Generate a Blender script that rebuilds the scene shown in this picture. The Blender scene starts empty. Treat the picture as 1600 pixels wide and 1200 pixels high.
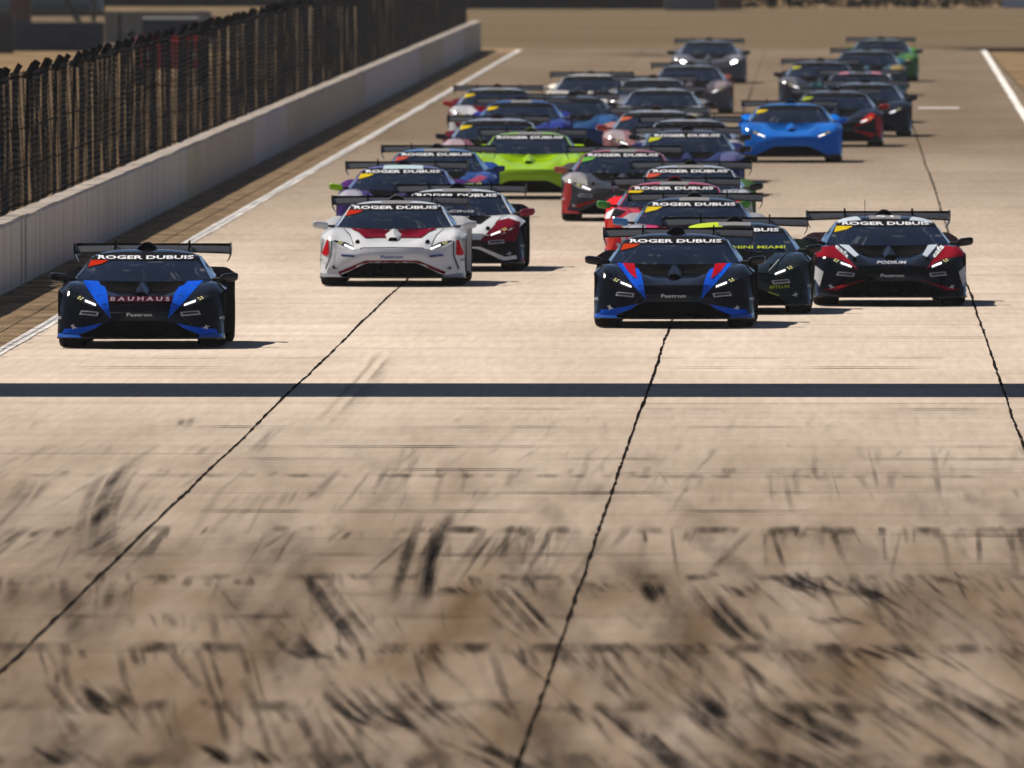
import bpy, bmesh, math, random
import numpy as np
from mathutils import Vector, Matrix
from mathutils.bvhtree import BVHTree

random.seed(7); np.random.seed(7)
S = bpy.context.scene
C = S.collection

# ------------------------------------------------------------------ camera
F_PX, CAM_H, VPX, VPY = 32000.0, 5.42, 1290.0, -197.0     # focal length, height, vanishing point (1600 px frame)
cam_d = bpy.data.cameras.new('camera'); cam = bpy.data.objects.new('camera', cam_d); C.objects.link(cam)
cam.location = (0, 0, CAM_H)
cam.rotation_euler = Vector((-(VPX-800), F_PX, -(600-VPY))).to_track_quat('-Z', 'Y').to_euler()
cam_d.sensor_width = 36; cam_d.lens = F_PX/1600*36; cam_d.clip_start = 1; cam_d.clip_end = 6000
cam_d.dof.use_dof = True; cam_d.dof.focus_distance = 224; cam_d.dof.aperture_fstop = 8.6
S.camera = cam
# ------------------------------------------------------------------ sky, sun, exposure
SUN = Vector((-0.6, 0.8, 1.0)).normalized()                # towards the sun
elev = math.asin(SUN.z); az = math.atan2(SUN.x, SUN.y)
W = bpy.data.worlds.new('World'); S.world = W; W.use_nodes = True
wn, wl = W.node_tree.nodes, W.node_tree.links
bg = wn['Background']; sky = wn.new('ShaderNodeTexSky'); sky.sky_type = 'NISHITA'; sky.sun_disc = False
sky.sun_elevation = elev; sky.sun_rotation = az; sky.air_density = .5; sky.dust_density = .1; sky.ozone_density = 3
tc = wn.new('ShaderNodeTexCoord'); no = wn.new('ShaderNodeTexNoise'); no.inputs['Scale'].default_value = 34; no.inputs['Detail'].default_value = 7
no.inputs['Roughness'].default_value = .62
rp = wn.new('ShaderNodeValToRGB'); rp.color_ramp.elements[0].position = .595; rp.color_ramp.elements[1].position = .65
rp.color_ramp.elements[1].color = (.75, .75, .75, 1)
mx = wn.new('ShaderNodeMixRGB'); mx.inputs[2].default_value = (10.5, 11, 12, 1)
wl.new(tc.outputs['Generated'], no.inputs['Vector']); wl.new(no.outputs['Fac'], rp.inputs[0]); wl.new(rp.outputs[0], mx.inputs[0])
wl.new(sky.outputs[0], mx.inputs[1]); wl.new(mx.outputs[0], bg.inputs[0]); bg.inputs[1].default_value = 0.05
sd = bpy.data.lights.new('sun', 'SUN'); sd.energy = 5.0; sd.angle = math.radians(.5); sd.color = (1, .91, .80)
so = bpy.data.objects.new('sun', sd); C.objects.link(so); so.rotation_euler = SUN.to_track_quat('Z', 'Y').to_euler(); so.location = (-60, 300, 90)
vs = S.view_settings; vs.view_transform = 'Standard'; vs.look = 'None'; vs.gamma = 1; vs.use_curve_mapping = False; vs.exposure = 0.4
S.cycles.use_denoising = True; S.cycles.max_bounces = 5; S.cycles.diffuse_bounces = 3; S.cycles.glossy_bounces = 3; S.cycles.adaptive_threshold = .025; S.cycles.transparent_max_bounces = 24
S.cycles.caustics_reflective = False; S.cycles.caustics_refractive = False

# ------------------------------------------------------------------ helpers
def ground(x, y, z=0.0):
    """pixel on the plane z -> world point"""
    s = (y-VPY)/(CAM_H-z); return Vector(((x-VPX)/s, F_PX/s, z))

def mat(name, col, rough=.6, metal=0, coat=0, emit=None, estr=0, spec=.5):
    m = bpy.data.materials.new(name); m.use_nodes = True; b = m.node_tree.nodes['Principled BSDF']
    b.inputs['Base Color'].default_value = (*col, 1); b.inputs['Roughness'].default_value = rough
    b.inputs['Metallic'].default_value = metal; b.inputs['Coat Weight'].default_value = coat; b.inputs['Coat Roughness'].default_value = .06
    b.inputs['Specular IOR Level'].default_value = spec
    if emit: b.inputs['Emission Color'].default_value = (*emit, 1); b.inputs['Emission Strength'].default_value = estr
    return m

def noise_mat(name, c1, c2, scale, rough=.8, stretch=(1, 1, 1), bump=0, detail=6, rand=0, lo=.35, hi=.65, coords='Object', spec=0):
    m = mat(name, c1, rough, spec=spec); nt = m.node_tree; n, l = nt.nodes, nt.links; b = n['Principled BSDF']
    t = n.new('ShaderNodeTexCoord'); mp = n.new('ShaderNodeMapping'); mp.inputs['Scale'].default_value = stretch
    src = t.outputs['Object']
    if coords == 'World':
        g = n.new('ShaderNodeNewGeometry'); src = g.outputs['Position']
    l.new(src, mp.inputs['Vector'])
    x = n.new('ShaderNodeTexNoise'); x.inputs['Scale'].default_value = scale; x.inputs['Detail'].default_value = detail
    l.new(mp.outputs[0], x.inputs['Vector'])
    r = n.new('ShaderNodeValToRGB'); r.color_ramp.elements[0].position = lo; r.color_ramp.elements[1].position = hi
    r.color_ramp.elements[0].color = (*c1, 1); r.color_ramp.elements[1].color = (*c2, 1)
    l.new(x.outputs['Fac'], r.inputs[0]); out = r.outputs[0]
    if rand:
        oi = n.new('ShaderNodeObjectInfo'); mr = n.new('ShaderNodeMapRange'); mr.inputs[3].default_value = 1-rand; mr.inputs[4].default_value = 1+rand
        l.new(oi.outputs['Random'], mr.inputs[0]); vm = n.new('ShaderNodeVectorMath'); vm.operation = 'SCALE'
        l.new(out, vm.inputs[0]); l.new(mr.outputs[0], vm.inputs['Scale']); out = vm.outputs[0]
    l.new(out, b.inputs['Base Color'])
    if bump:
        bp = n.new('ShaderNodeBump'); bp.inputs['Strength'].default_value = bump; bp.inputs['Distance'].default_value = .02
        l.new(x.outputs['Fac'], bp.inputs['Height']); l.new(bp.outputs[0], b.inputs['Normal'])
    return m

def mesh(name, v, f, smooth=False):
    me = bpy.data.meshes.new(name); me.from_pydata([tuple(p) for p in v], [], f); me.update()
    if smooth:
        for p in me.polygons: p.use_smooth = True
    me.materials.append(None); return me

def link(name, me, m, parent=None, loc=None, rot=None):
    o = bpy.data.objects.new(name, me); C.objects.link(o)
    if parent: o.parent = parent
    if loc is not None: o.location = loc
    if rot is not None: o.rotation_euler = rot
    if m is not None:
        o.material_slots[0].link = 'OBJECT'; o.material_slots[0].material = m
    return o

def empty(name, loc=(0, 0, 0), rz=0, parent=None):
    o = bpy.data.objects.new(name, None); C.objects.link(o); o.location = loc; o.rotation_euler = (0, 0, rz); o.empty_display_size = .2
    if parent: o.parent = parent
    return o

def tag(o, label=None, cat=None, group=None, kind=None):
    if label: o['label'] = label
    if cat: o['category'] = cat
    if group: o['group'] = group
    if kind: o['kind'] = kind
    return o

class MB:
    def __init__(s): s.v = []; s.f = []
    def box(s, a, b):
        n = len(s.v); x0, y0, z0 = a; x1, y1, z1 = b
        s.v += [(x0,y0,z0),(x1,y0,z0),(x1,y1,z0),(x0,y1,z0),(x0,y0,z1),(x1,y0,z1),(x1,y1,z1),(x0,y1,z1)]
        s.f += [tuple(n+i for i in q) for q in ((0,3,2,1),(4,5,6,7),(0,1,5,4),(1,2,6,5),(2,3,7,6),(3,0,4,7))]; return s
    def tube(s, p, q, r, k=6, r2=None):
        p, q = Vector(p), Vector(q); d = (q-p).normalized(); a = d.orthogonal().normalized(); b = d.cross(a); n = len(s.v)
        for c, rr in ((p, r), (q, r2 or r)):
            for i in range(k):
                t = 2*math.pi*i/k; s.v.append(c+a*rr*math.cos(t)+b*rr*math.sin(t))
        for i in range(k): s.f.append((n+i, n+(i+1) % k, n+k+(i+1) % k, n+k+i))
        s.f += [tuple(n+i for i in reversed(range(k))), tuple(n+k+i for i in range(k))]; return s
    def prism(s, pts, axis, a, b):
        """pts: 2D polygon extruded along axis from a to b"""
        n = len(s.v); k = len(pts)
        for t in (a, b):
            for u, w in pts: s.v.append({'x': (t, u, w), 'y': (u, t, w), 'z': (u, w, t)}[axis])
        for i in range(k): s.f.append((n+i, n+(i+1) % k, n+k+(i+1) % k, n+k+i))
        s.f += [tuple(n+i for i in reversed(range(k))), tuple(n+k+i for i in range(k))]; return s
    def mesh(s, name, smooth=False, bevel=0):
        me = mesh(name, s.v, s.f, smooth)
        bm = bmesh.new(); bm.from_mesh(me)
        if bevel: bmesh.ops.bevel(bm, geom=list(bm.edges), offset=bevel, segments=2, affect='EDGES', clamp_overlap=True)
        bmesh.ops.recalc_face_normals(bm, faces=bm.faces); bm.to_mesh(me); bm.free(); return me

def cr(P, n):
    """Catmull-Rom refinement of the first axis, n steps a span"""
    P = np.asarray(P, float); R = P.shape[0]; out = []
    for i in range(R-1):
        p1, p2 = P[i], P[i+1]
        p0 = P[i-1] if i > 0 else 2*p1-p2
        p3 = P[i+2] if i+2 < R else 2*p2-p1
        for k in range(n):
            t = k/n
            out.append(.5*((2*p1)+(-p0+p2)*t+(2*p0-5*p1+4*p2-p3)*t*t+(-p0+3*p1-3*p2+p3)*t**3))
    out.append(P[-1]); return np.array(out)

def grid_mesh(name, P, nu=4, nv=4, mirror=False, flip=False):
    G = cr(P, nu); G = np.swapaxes(cr(np.swapaxes(G, 0, 1), nv), 0, 1); R, K, _ = G.shape
    v = [tuple(p) for p in G.reshape(-1, 3)]; f = []
    for i in range(R-1):
        for j in range(K-1): f.append((i*K+j, i*K+j+1, (i+1)*K+j+1, (i+1)*K+j))
    if flip: v = [(-x, y, z) for x, y, z in v]; f = [tuple(reversed(t)) for t in f]
    if mirror:
        n = len(v); v += [(-x, y, z) for x, y, z in v]; f += [tuple(n+q for q in reversed(t)) for t in f]
    me = mesh(name, v, f, True); bm = bmesh.new(); bm.from_mesh(me)
    bmesh.ops.remove_doubles(bm, verts=bm.verts, dist=1e-4); bm.to_mesh(me); bm.free()
    return me

# ------------------------------------------------------------------ ground, track
M_dirt = noise_mat('dirt', (.17, .115, .065), (.25, .175, .10), .35, .95, (1, .25, 1), coords='World')
M_verge = noise_mat('verge', (.17, .12, .075), (.33, .24, .15), 2.2, .95, (1, .3, 1), coords='World')
def concrete():
    m = mat('track_concrete', (.4, .3, .2), 1, spec=0); nt = m.node_tree; n, l = nt.nodes, nt.links; b = n['Principled BSDF']
    g = n.new('ShaderNodeNewGeometry')
    def nz(scale, st, detail=6):
        mp = n.new('ShaderNodeMapping'); mp.inputs['Scale'].default_value = st; l.new(g.outputs['Position'], mp.inputs[0])
        x = n.new('ShaderNodeTexNoise'); x.inputs['Scale'].default_value = scale; x.inputs['Detail'].default_value = detail; l.new(mp.outputs[0], x.inputs['Vector']); return x.outputs['Fac']
    def ramp(src, lo, hi, c1, c2):
        r = n.new('ShaderNodeValToRGB'); r.color_ramp.elements[0].position = lo; r.color_ramp.elements[1].position = hi
        r.color_ramp.elements[0].color = (*c1, 1); r.color_ramp.elements[1].color = (*c2, 1); l.new(src, r.inputs[0]); return r.outputs[0]
    def mix(f, a, c, mode='MIX'):
        x = n.new('ShaderNodeMixRGB'); x.blend_type = mode
        for s_, i in ((f, 0), (a, 1), (c, 2)):
            if hasattr(s_, 'links'): l.new(s_, x.inputs[i])
            else: x.inputs[i].default_value = s_ if i == 0 else (*s_, 1)
        return x.outputs[0]
    base = ramp(nz(.5, (1, .06, 1)), .3, .7, (.50, .42, .345), (.63, .54, .455))
    # cross-track grain: worn bands lying across the track
    band = ramp(nz(1.0, (.10, .55, 1), 8), .42, .68, (1, 1, 1), (.70, .69, .68))
    base = mix(.38, base, band, 'MULTIPLY')
    fine = ramp(nz(11, (1, .035, 1), 5), .3, .7, (.89, .885, .88), (1.05, 1.05, 1.05)); base = mix(1, base, fine, 'MULTIPLY')
    # braking rubber plus lens vignetting painted in, darkening over the near 80 m
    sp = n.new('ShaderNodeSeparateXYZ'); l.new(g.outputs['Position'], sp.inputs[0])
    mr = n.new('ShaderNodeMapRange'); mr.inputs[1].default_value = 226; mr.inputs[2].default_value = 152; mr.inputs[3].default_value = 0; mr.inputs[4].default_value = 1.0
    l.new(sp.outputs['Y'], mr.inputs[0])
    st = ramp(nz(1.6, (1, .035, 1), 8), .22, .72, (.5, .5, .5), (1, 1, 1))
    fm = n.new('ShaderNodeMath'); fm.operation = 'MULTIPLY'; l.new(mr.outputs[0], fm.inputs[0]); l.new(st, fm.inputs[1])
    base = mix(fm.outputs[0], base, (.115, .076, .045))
    # concrete tone multiplied darker and browner with distance down the straight
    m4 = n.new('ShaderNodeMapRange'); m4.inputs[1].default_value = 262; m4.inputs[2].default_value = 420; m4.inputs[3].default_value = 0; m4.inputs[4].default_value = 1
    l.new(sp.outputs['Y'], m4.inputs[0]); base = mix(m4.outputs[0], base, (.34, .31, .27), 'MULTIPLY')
    oi = n.new('ShaderNodeObjectInfo'); r2 = n.new('ShaderNodeMapRange'); r2.inputs[3].default_value = .94; r2.inputs[4].default_value = 1.05; l.new(oi.outputs['Random'], r2.inputs[0])
    vm = n.new('ShaderNodeVectorMath'); vm.operation = 'SCALE'; l.new(base, vm.inputs[0]); l.new(r2.outputs[0], vm.inputs['Scale'])
    l.new(vm.outputs[0], b.inputs['Base Color']); return m
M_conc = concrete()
M_tar = mat('tar', (.012, .010, .009), 1, spec=0)

def sheet(name, x0, x1, y0, y1, z, m, nx=1, ny=1):
    v = [(x0+(x1-x0)*i/nx, y0+(y1-y0)*j/ny, z) for j in range(ny+1) for i in range(nx+1)]
    f = [(j*(nx+1)+i, j*(nx+1)+i+1, (j+1)*(nx+1)+i+1, (j+1)*(nx+1)+i) for j in range(ny) for i in range(nx)]
    return tag(link(name, mesh(name, v, f), m), kind='structure')
sheet('ground', -2500, 2500, -300, 4500, -.06, M_dirt)
track = sheet('track', -9.36, 5.0, 60, 640, -.03, M_tar)
sheet('verge', -10.75, -9.36, 60, 640, -.012, M_verge)
xs = [-9.34, -5.6, -1.87, 1.87, 4.95]
rows = [100+6.1*i for i in range(35)]; rows += [rows[-1]+8.2*(i+1) for i in range(40)]
rows = [y for y in rows if y < 632]+[637]
slab_cache = {}
for j in range(len(rows)-1):
    for i in range(4):
        w, h = xs[i+1]-xs[i]-.014, rows[j+1]-rows[j]-.012; k = (round(w, 2), round(h, 2))
        if k not in slab_cache: slab_cache[k] = MB().box((-w/2, -h/2, -.028), (w/2, h/2, 0)).mesh('concrete_slab')
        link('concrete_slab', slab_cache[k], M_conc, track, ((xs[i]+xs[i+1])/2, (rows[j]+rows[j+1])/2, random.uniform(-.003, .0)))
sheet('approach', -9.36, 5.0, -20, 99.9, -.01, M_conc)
# far pavement past the end of the concrete
M_far = noise_mat('far_asphalt', (.12, .09, .058), (.17, .128, .083), .16, .9, (.35, 1.2, 1), coords='World')
sheet('far_pavement', -60, 60, 637.3, 825, -.02, M_far)

def ribbon(pts, widths, z, jit=0, v=None, f=None):
    n0 = len(v)
    for i, (x, y) in enumerate(pts):
        w = widths[i]/2
        v.append((x-w+random.uniform(-jit, jit), y, z)); v.append((x+w+random.uniform(-jit, jit), y, z))
    for i in range(len(pts)-1): f.append((n0+2*i, n0+2*i+1, n0+2*i+3, n0+2*i+2))
for sx in (-5.6, -1.87, 1.87):
    v, f = [], []; y = 100; pts = []; ws = []; off = 0
    yend = 470 if sx > 0 else 520
    while y < yend:
        off = off*.85+random.uniform(-.006, .006); pts.append((sx+off, y)); ws.append(random.choice((.012, .018, .024, .03, .036))); y += random.uniform(.4, 1.1)
    ribbon(pts, ws, .004, .004, v, f); link('joint_sealant', mesh('joint_sealant', v, f), M_tar, track)

# painted lines
M_line = noise_mat('line_paint', (.42, .39, .35), (.78, .76, .73), 1.6, .7, (1, .5, 1), coords='World', lo=.3, hi=.5)
def line(name, x0, x1, w, y0, y1):
    v, f = [], []; n = int((y1-y0)/3); 
    ribbon([(x0+(x1-x0)*i/n, y0+(y1-y0)*i/n) for i in range(n+1)], [w*random.uniform(.85, 1.1) for _ in range(n+1)], .006, .008, v, f)
    return link(name, mesh(name, v, f), M_line, track)
line('edge_line', -9.35, -9.42, .17, 100, 630)
line('edge_line', 4.15, 4.85, .17, 330, 628)
v, f = [], []; ribbon([(2.62, 473.4), (2.62, 475.2)], [.95, .95], .006, 0, v, f); link('grid_mark', mesh('grid_mark', v, f), M_line, track)

# rubber: cross-track scuffs on the joints and curved tyre marks, see-through dark film; the far strips paint a shadow
def rubber_shadow_mat(name, dens, st, lo=.35, hi=.7):
    m = mat(name, (.022, .018, .015), 1, spec=0); nt = m.node_tree; n, l = nt.nodes, nt.links; b = n['Principled BSDF']
    g = n.new('ShaderNodeNewGeometry'); mp = n.new('ShaderNodeMapping'); mp.inputs['Scale'].default_value = st; l.new(g.outputs['Position'], mp.inputs[0])
    x = n.new('ShaderNodeTexNoise'); x.inputs['Scale'].default_value = 1; x.inputs['Detail'].default_value = 7; l.new(mp.outputs[0], x.inputs['Vector'])
    r = n.new('ShaderNodeMapRange'); r.inputs[1].default_value = lo; r.inputs[2].default_value = hi; r.inputs[3].default_value = 0; r.inputs[4].default_value = dens; l.new(x.outputs['Fac'], r.inputs[0])
    u = n.new('ShaderNodeAttribute'); u.attribute_name = 'fade'; mu = n.new('ShaderNodeMath'); mu.operation = 'MULTIPLY'; l.new(r.outputs[0], mu.inputs[0]); l.new(u.outputs['Fac'], mu.inputs[1])
    l.new(mu.outputs[0], b.inputs['Alpha']); return m
def film(name, strips, m, z):
    """strips: list of (points, width); feathered to both edges and both ends"""
    v, f, a = [], [], []
    for st_ in strips:
        pts, w = st_[:2]; g_ = st_[2] if len(st_) > 2 else 1
        pts = cr(np.array(pts, float), 6) if len(pts) > 2 else np.array([np.array(pts[0])+(np.array(pts[1])-np.array(pts[0]))*t for t in np.linspace(0, 1, 9)])
        n0 = len(v); N = len(pts)
        for i, (x, y) in enumerate(pts):
            t = pts[min(i+1, N-1)]-pts[max(i-1, 0)]; t = t/np.linalg.norm(t); nx, ny = t[1], -t[0]
            e = min(1, 3.2*i/(N-1), 3.2*(N-1-i)/(N-1))
            for q, fa in ((-.5, 0), (-.2, 1), (.2, 1), (.5, 0)): v.append((x+nx*w*q, y+ny*w*q, z)); a.append(fa*e*g_)
        for i in range(N-1):
            for k in range(3): f.append((n0+4*i+k, n0+4*i+k+1, n0+4*i+k+5, n0+4*i+k+4))
    me = mesh(name, v, f); at = me.attributes.new('fade', 'FLOAT', 'POINT'); at.data.foreach_set('value', a)
    o = link(name, me, m); tag(o, kind='stuff'); return o
G2 = lambda x, y: tuple(ground(x, y)[:2])
marks = []
for p in [[(470,880),(520,950),(580,1030)],[(640,960),(655,880),(690,790)],[(765,900),(820,960),(865,1010)],[(1090,905),(1150,975),(1205,1020)],
          [(1205,890),(1240,915),(1290,930)],[(1320,910),(1390,940)],[(1345,1005),(1425,1035)],[(1440,1055),(1540,1110),(1640,1170)],[(1280,962),(1330,980)],
          [(905,1080),(1010,1165),(1100,1230)],[(1175,1085),(1290,1145),(1350,1180)],[(520,1060),(580,1120),(660,1150)],[(600,1060),(650,1110),(700,1150)],
          [(1060,1070),(1110,1110),(1140,1130)],[(430,980),(470,1020),(510,1035)],[(90,1060),(130,1110),(150,1120)],[(150,1070),(200,1120)],[(690,1150),(780,1190),(860,1240)],
          [(1170,1165),(1260,1210)],[(150,880),(160,790),(210,700)],[(250,760),(190,840)],[(920,905),(955,930)],[(1015,905),(1040,950)],[(640,700),(600,780)],
          [(440,660),(380,720)],[(60,740),(20,800)],[(700,915),(720,930)],[(1145,910),(1180,940)],[(300,650),(290,670)],[(480,700),(580,590),(620,540)],[(1000,1130),(1060,1190)],[(60,1160),(140,1210)],[(330,1160),(400,1210)]]:
    q = [G2(*a) for a in p]; marks.append((q, random.uniform(.16, .34)))
fine = []
for q, w in marks:
    wk = min(1, max(.3, (190-q[0][1])/35))   # each tyre mark is a bundle of thin streaks
    q = np.array(q)
    for k in range(9):
        o = np.array([random.uniform(-.5, .5)*w*1.2, 0]); t0, t1 = random.uniform(0, .25), random.uniform(.75, 1)
        qq = [q[0]+(q[1]-q[0])*t0+o]+[p_+o*random.uniform(.7, 1.2) for p_ in q[1:-1]]+[q[-2]+(q[-1]-q[-2])*t1+o]
        fine.append((qq, random.uniform(.04, .11), wk*random.uniform(.2, .75)))
for yb, n_, dr, al in ((829, 330, .0, .8), (903, 260, -.03, .7), (960, 120, -.04, .5), (1014, 300, -.045, .8), (1060, 140, -.05, .6), (1105, 280, -.055, .8), (1185, 240, -.06, .8), (735, 120, .0, .4), (700, 80, .01, .35), (770, 80, 0, .35), (655, 50, 0, .25)):
    D0 = ground(800, yb).y; cen = [random.uniform(-8.5, 4.5) for _ in range(14)]
    for _ in range(n_):
        X = random.choice(cen)+random.gauss(0, .35) if random.random() < .7 else random.uniform(-9, 4.8)
        if not -9.2 < X < 4.85: continue
        L = random.choice((2, 3, 3, 5, 8, 12))*random.uniform(.7, 1.3); a_ = D0+random.uniform(-.4, 1.6); d_ = dr+random.gauss(0, .012)
        fine.append(([(X, a_), (X-d_*L, a_-L)], random.uniform(.025, .10), al*random.uniform(.1, .7)))
for _ in range(200):                      # broad soft smudges of rubber dust
    D0 = 122+86*random.random()**1.5; X = random.uniform(-9, 4.8); L = random.uniform(8, 24)
    fine.append(([(X, D0), (X+.045*L, D0-L)], random.uniform(.2, .7), random.uniform(.05, .28)*min(1, (215-D0)/50)))
marks = fine
film('tyre_marks', marks, rubber_shadow_mat('rubber_marks', .95, (6, .12, 1), .25, .6), .009)
cross = []
for y, w in ((829, 2.3), (903, 1.6), (1014, 2.2), (1105, 2.2), (1190, 2.6), (745, 1.2)):
    D = ground(800, y).y; cross.append(([(-9, D), (-4, D+.1), (0, D-.1), (4.9, D)], w))
film('rubber_scuffs', cross, rubber_shadow_mat('rubber_scuff', .6, (3.5, .12, 1), .47, .68), .012)
cr_l = []
for y in (640, 668, 699, 718, 735, 771, 800, 838, 868, 930, 965, 560, 528, 575):
    for _ in range(3):
        x = random.uniform(0, 1500); L = random.uniform(120, 500); a, b_ = ground(x, y), ground(x+L, y); cr_l.append(([(max(a.x, -9.3), a.y), (min(b_.x, 4.9), b_.y)], random.uniform(.25, .45)))
film('crack_stains', cr_l, rubber_shadow_mat('crack_stain', .75, (1.5, .3, 1), .35, .6), .015)

film('painted_shadow', [([(2.9, 634), (4.5, 634.5), (6.5, 634), (9, 634.5), (14, 634)], 9), ([(-6.5, 612), (-5, 612.5), (-3.8, 612)], 9, .45)], rubber_shadow_mat('shadow_film', 1.0, (.8, .1, 1), .1, .5), .018)  # dark strips painting an overhead gantry's shadow on the far track
# ------------------------------------------------------------------ concrete wall, fence
WX = -10.63
def wall_mat(name, c1, c2, sc=1.0):
    m = noise_mat(name, c1, c2, sc, .85, (1, 1.2, .12), bump=.15, lo=.3, hi=.62)
    return m
M_walls = [wall_mat('wall_grey', (.44, .405, .37), (.60, .56, .52)), wall_mat('wall_tan', (.38, .31, .24), (.56, .50, .43), 2.2),
           wall_mat('wall_pink', (.47, .42, .40), (.60, .55, .53)), wall_mat('wall_sand', (.42, .36, .285), (.55, .49, .41))]
M_walltop = noise_mat('wall_top', (.42, .36, .31), (.60, .53, .47), 3, .9)
wall = empty('concrete_wall', (WX, 225, 0)); tag(wall, 'long low concrete barrier wall at the left edge of the track', 'wall')
br = [(225, 270.4, 0), (270.9, 271.7, 2), (272.3, 341, 0), (341, 381, 1), (381, 404, 2), (404, 472.6, 3), (473.4, 537.5, 2), (538.5, 570, 3), (570, 602, 2), (602, 632, 3)]
for a, b_, k in br:
    m_ = MB().prism([(-.30, -.05), (0, -.05), (0, .84), (-.03, .875), (-.27, .875), (-.30, .84)], 'y', a-225+.01, b_-225-.01).mesh('wall_panel')
    link('wall_panel', m_, M_walls[k], wall)
    t = MB(); nseg = max(1, int((b_-a)/4))
    y = a
    while y < b_-.02:
        L = min(random.uniform(.7, 3), b_-y-.01); z0 = .872
        t.prism([(-.285, z0), (-.012+random.uniform(-.012, .012), z0), (-.02+random.uniform(-.01, .01), z0+random.uniform(.008, .022)), (-.28, z0+random.uniform(.008, .022))], 'y', y-225, y+L-225); y += L
    link('wall_capping', t.mesh('wall_capping'), M_walltop, wall)
link('joint_filler', MB().box((-.28, 45.2, 0), (-.10, 47.4, .8)).box((-.28, 247.5, 0), (-.12, 248.5, .8)).box((-.28, 312.4, 0), (-.12, 313.6, .8)).mesh('joint_filler'), mat('joint_dark', (.12, .11, .10), .9), wall)
fence = empty('debris_fence', (WX-.34, 225, 0)); tag(fence, 'dark chain-link debris fence with bent post tops above the concrete wall', 'fence')
M_fpost = mat('fence_post', (.006, .006, .008), 1, spec=0); M_link = mat('chain_link', (.016, .017, .021), 1, spec=0)
SP = 3.5
pm = MB().tube((0, 0, 0), (0, 0, 2.72), .026, 8).tube((0, 0, 2.70), (.08, -.04, 2.80), .026, 8)
pm.prism([(-.03, 2.70), (.03, 2.66), (.12, 2.81), (.055, 2.855)], 'y', -.07, .07)
pm.box((-.05, -.05, 2.62), (.05, .05, 2.72)); pm = pm.mesh('post')
panels = []
for k in range(4):
    mb = MB(); amp = (.03, .07, -.05, .05)[k]; pit = .082; nz_ = int(1.86/pit*2); nw = int(SP/pit)
    wv = lambda y, z: amp*math.sin(math.pi*y/SP)*(1+.5*math.sin(2.3*z+k))+.012*math.sin(9*y+3*z)
    r = .0041
    for i in range(nw):
        y0 = (i+.5)*pit; prev = None
        for j in range(nz_+1):
            y = y0+(pit*.5 if j % 2 else -pit*.5)*.98; z = .87+j*pit/2; x = wv(y, z)+(.004 if j % 2 else -.004)
            n = len(mb.v); mb.v += [(x-r, y-r*.6, z), (x+r, y-r*.6, z), (x, y+r*1.2, z)]
            if prev is not None:
                for q in range(3): mb.f.append((prev+q, prev+(q+1) % 3, n+(q+1) % 3, n+q))
            prev = n
    panels.append(mesh('chain_link', mb.v, mb.f))
rail = MB()
for z in (.92, 1.42, 1.95, 2.66): rail.tube((.01, 0, z), (.01, SP, z), .011, 5)
rail = rail.mesh('cable')
for i in range(115):
    y = i*SP; lean = random.uniform(-.02, .02)
    p_ = link('post', pm, M_fpost, fence, (-.03, y, random.uniform(-.02, .02)), (random.uniform(-.01, .01), lean, random.uniform(-.5, .5)))
    if i < 114:
        link('chain_link', panels[random.randrange(4)], M_link, fence, (.012, y, random.uniform(-.015, .015)))
        link('cable', rail, M_fpost, fence, (0, y, random.uniform(-.02, .02)))

# ------------------------------------------------------------------ footbridge overhead (only its shadow shows)
M_steel = mat('bridge_steel', (.35, .36, .38), .5, .5)
bridge = empty('footbridge', (0, 219.7, 0)); tag(bridge, 'steel footbridge crossing above the track, seen only by its dark shadow', 'bridge')
link('deck', MB().box((-17, 0, 6.3), (17, 3.3, 6.7)).mesh('deck'), M_steel, bridge)
link('side_panel', MB().box((-17, .02, 6.702), (17, .1, 9.3)).mesh('side_panel'), M_steel, bridge)
link('side_panel', MB().box((-17, 3.2, 6.702), (17, 3.28, 9.3)).mesh('side_panel'), M_steel, bridge)
link('roof', MB().box((-17, .0, 9.302), (17, 3.3, 9.36)).mesh('roof'), M_steel, bridge)
for sx in (-16, 16):
    t = MB()
    for dy in (.3, 3.0): t.box((sx-.2, dy-.2, -.06), (sx+.2, dy+.2, 6.3))
    link('tower', t.mesh('tower'), M_steel, bridge)

# ------------------------------------------------------------------ race car meshes (local: x across, y back from the nose, z up)
HOOD = [  # rows nose -> cowl ; columns centre -> outside
 [(0,.12,.50),(.22,.13,.50),(.40,.17,.495),(.55,.24,.485),(.70,.36,.525),(.81,.46,.59),(.90,.60,.60)],
 [(0,.42,.565),(.22,.42,.57),(.40,.43,.60),(.55,.48,.588),(.70,.55,.625),(.82,.62,.67),(.928,.72,.635)],
 [(0,.75,.612),(.25,.75,.618),(.42,.75,.668),(.56,.78,.668),(.70,.82,.708),(.83,.86,.728),(.947,.92,.655)],
 [(0,1.0,.655),(.28,1.0,.665),(.47,1.0,.715),(.60,1.02,.722),(.72,1.08,.742),(.84,1.12,.742),(.957,1.15,.662)],
 [(0,1.10,.733),(.30,1.13,.737),(.53,1.22,.745),(.66,1.31,.752),(.765,1.42,.757),(.85,1.42,.738),(.957,1.42,.665)]]
BUMP = [  # hood edge -> intake edge
 [(0,.12,.50),(.22,.13,.50),(.40,.17,.495),(.55,.24,.485),(.70,.36,.525),(.81,.46,.59)],
 [(0,.055,.42),(.21,.065,.42),(.385,.10,.41),(.54,.15,.375),(.68,.235,.36),(.80,.355,.40)],
 [(0,.045,.315),(.19,.055,.315),(.335,.075,.305),(.52,.105,.222),(.69,.155,.15),(.865,.26,.17)]]
CORNER = [[(.81,.46,.59),(.85,.53,.60),(.90,.60,.60)],[(.80,.355,.40),(.875,.43,.41),(.935,.56,.42)],[(.865,.26,.17),(.925,.36,.17),(.955,.52,.18)]]
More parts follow.
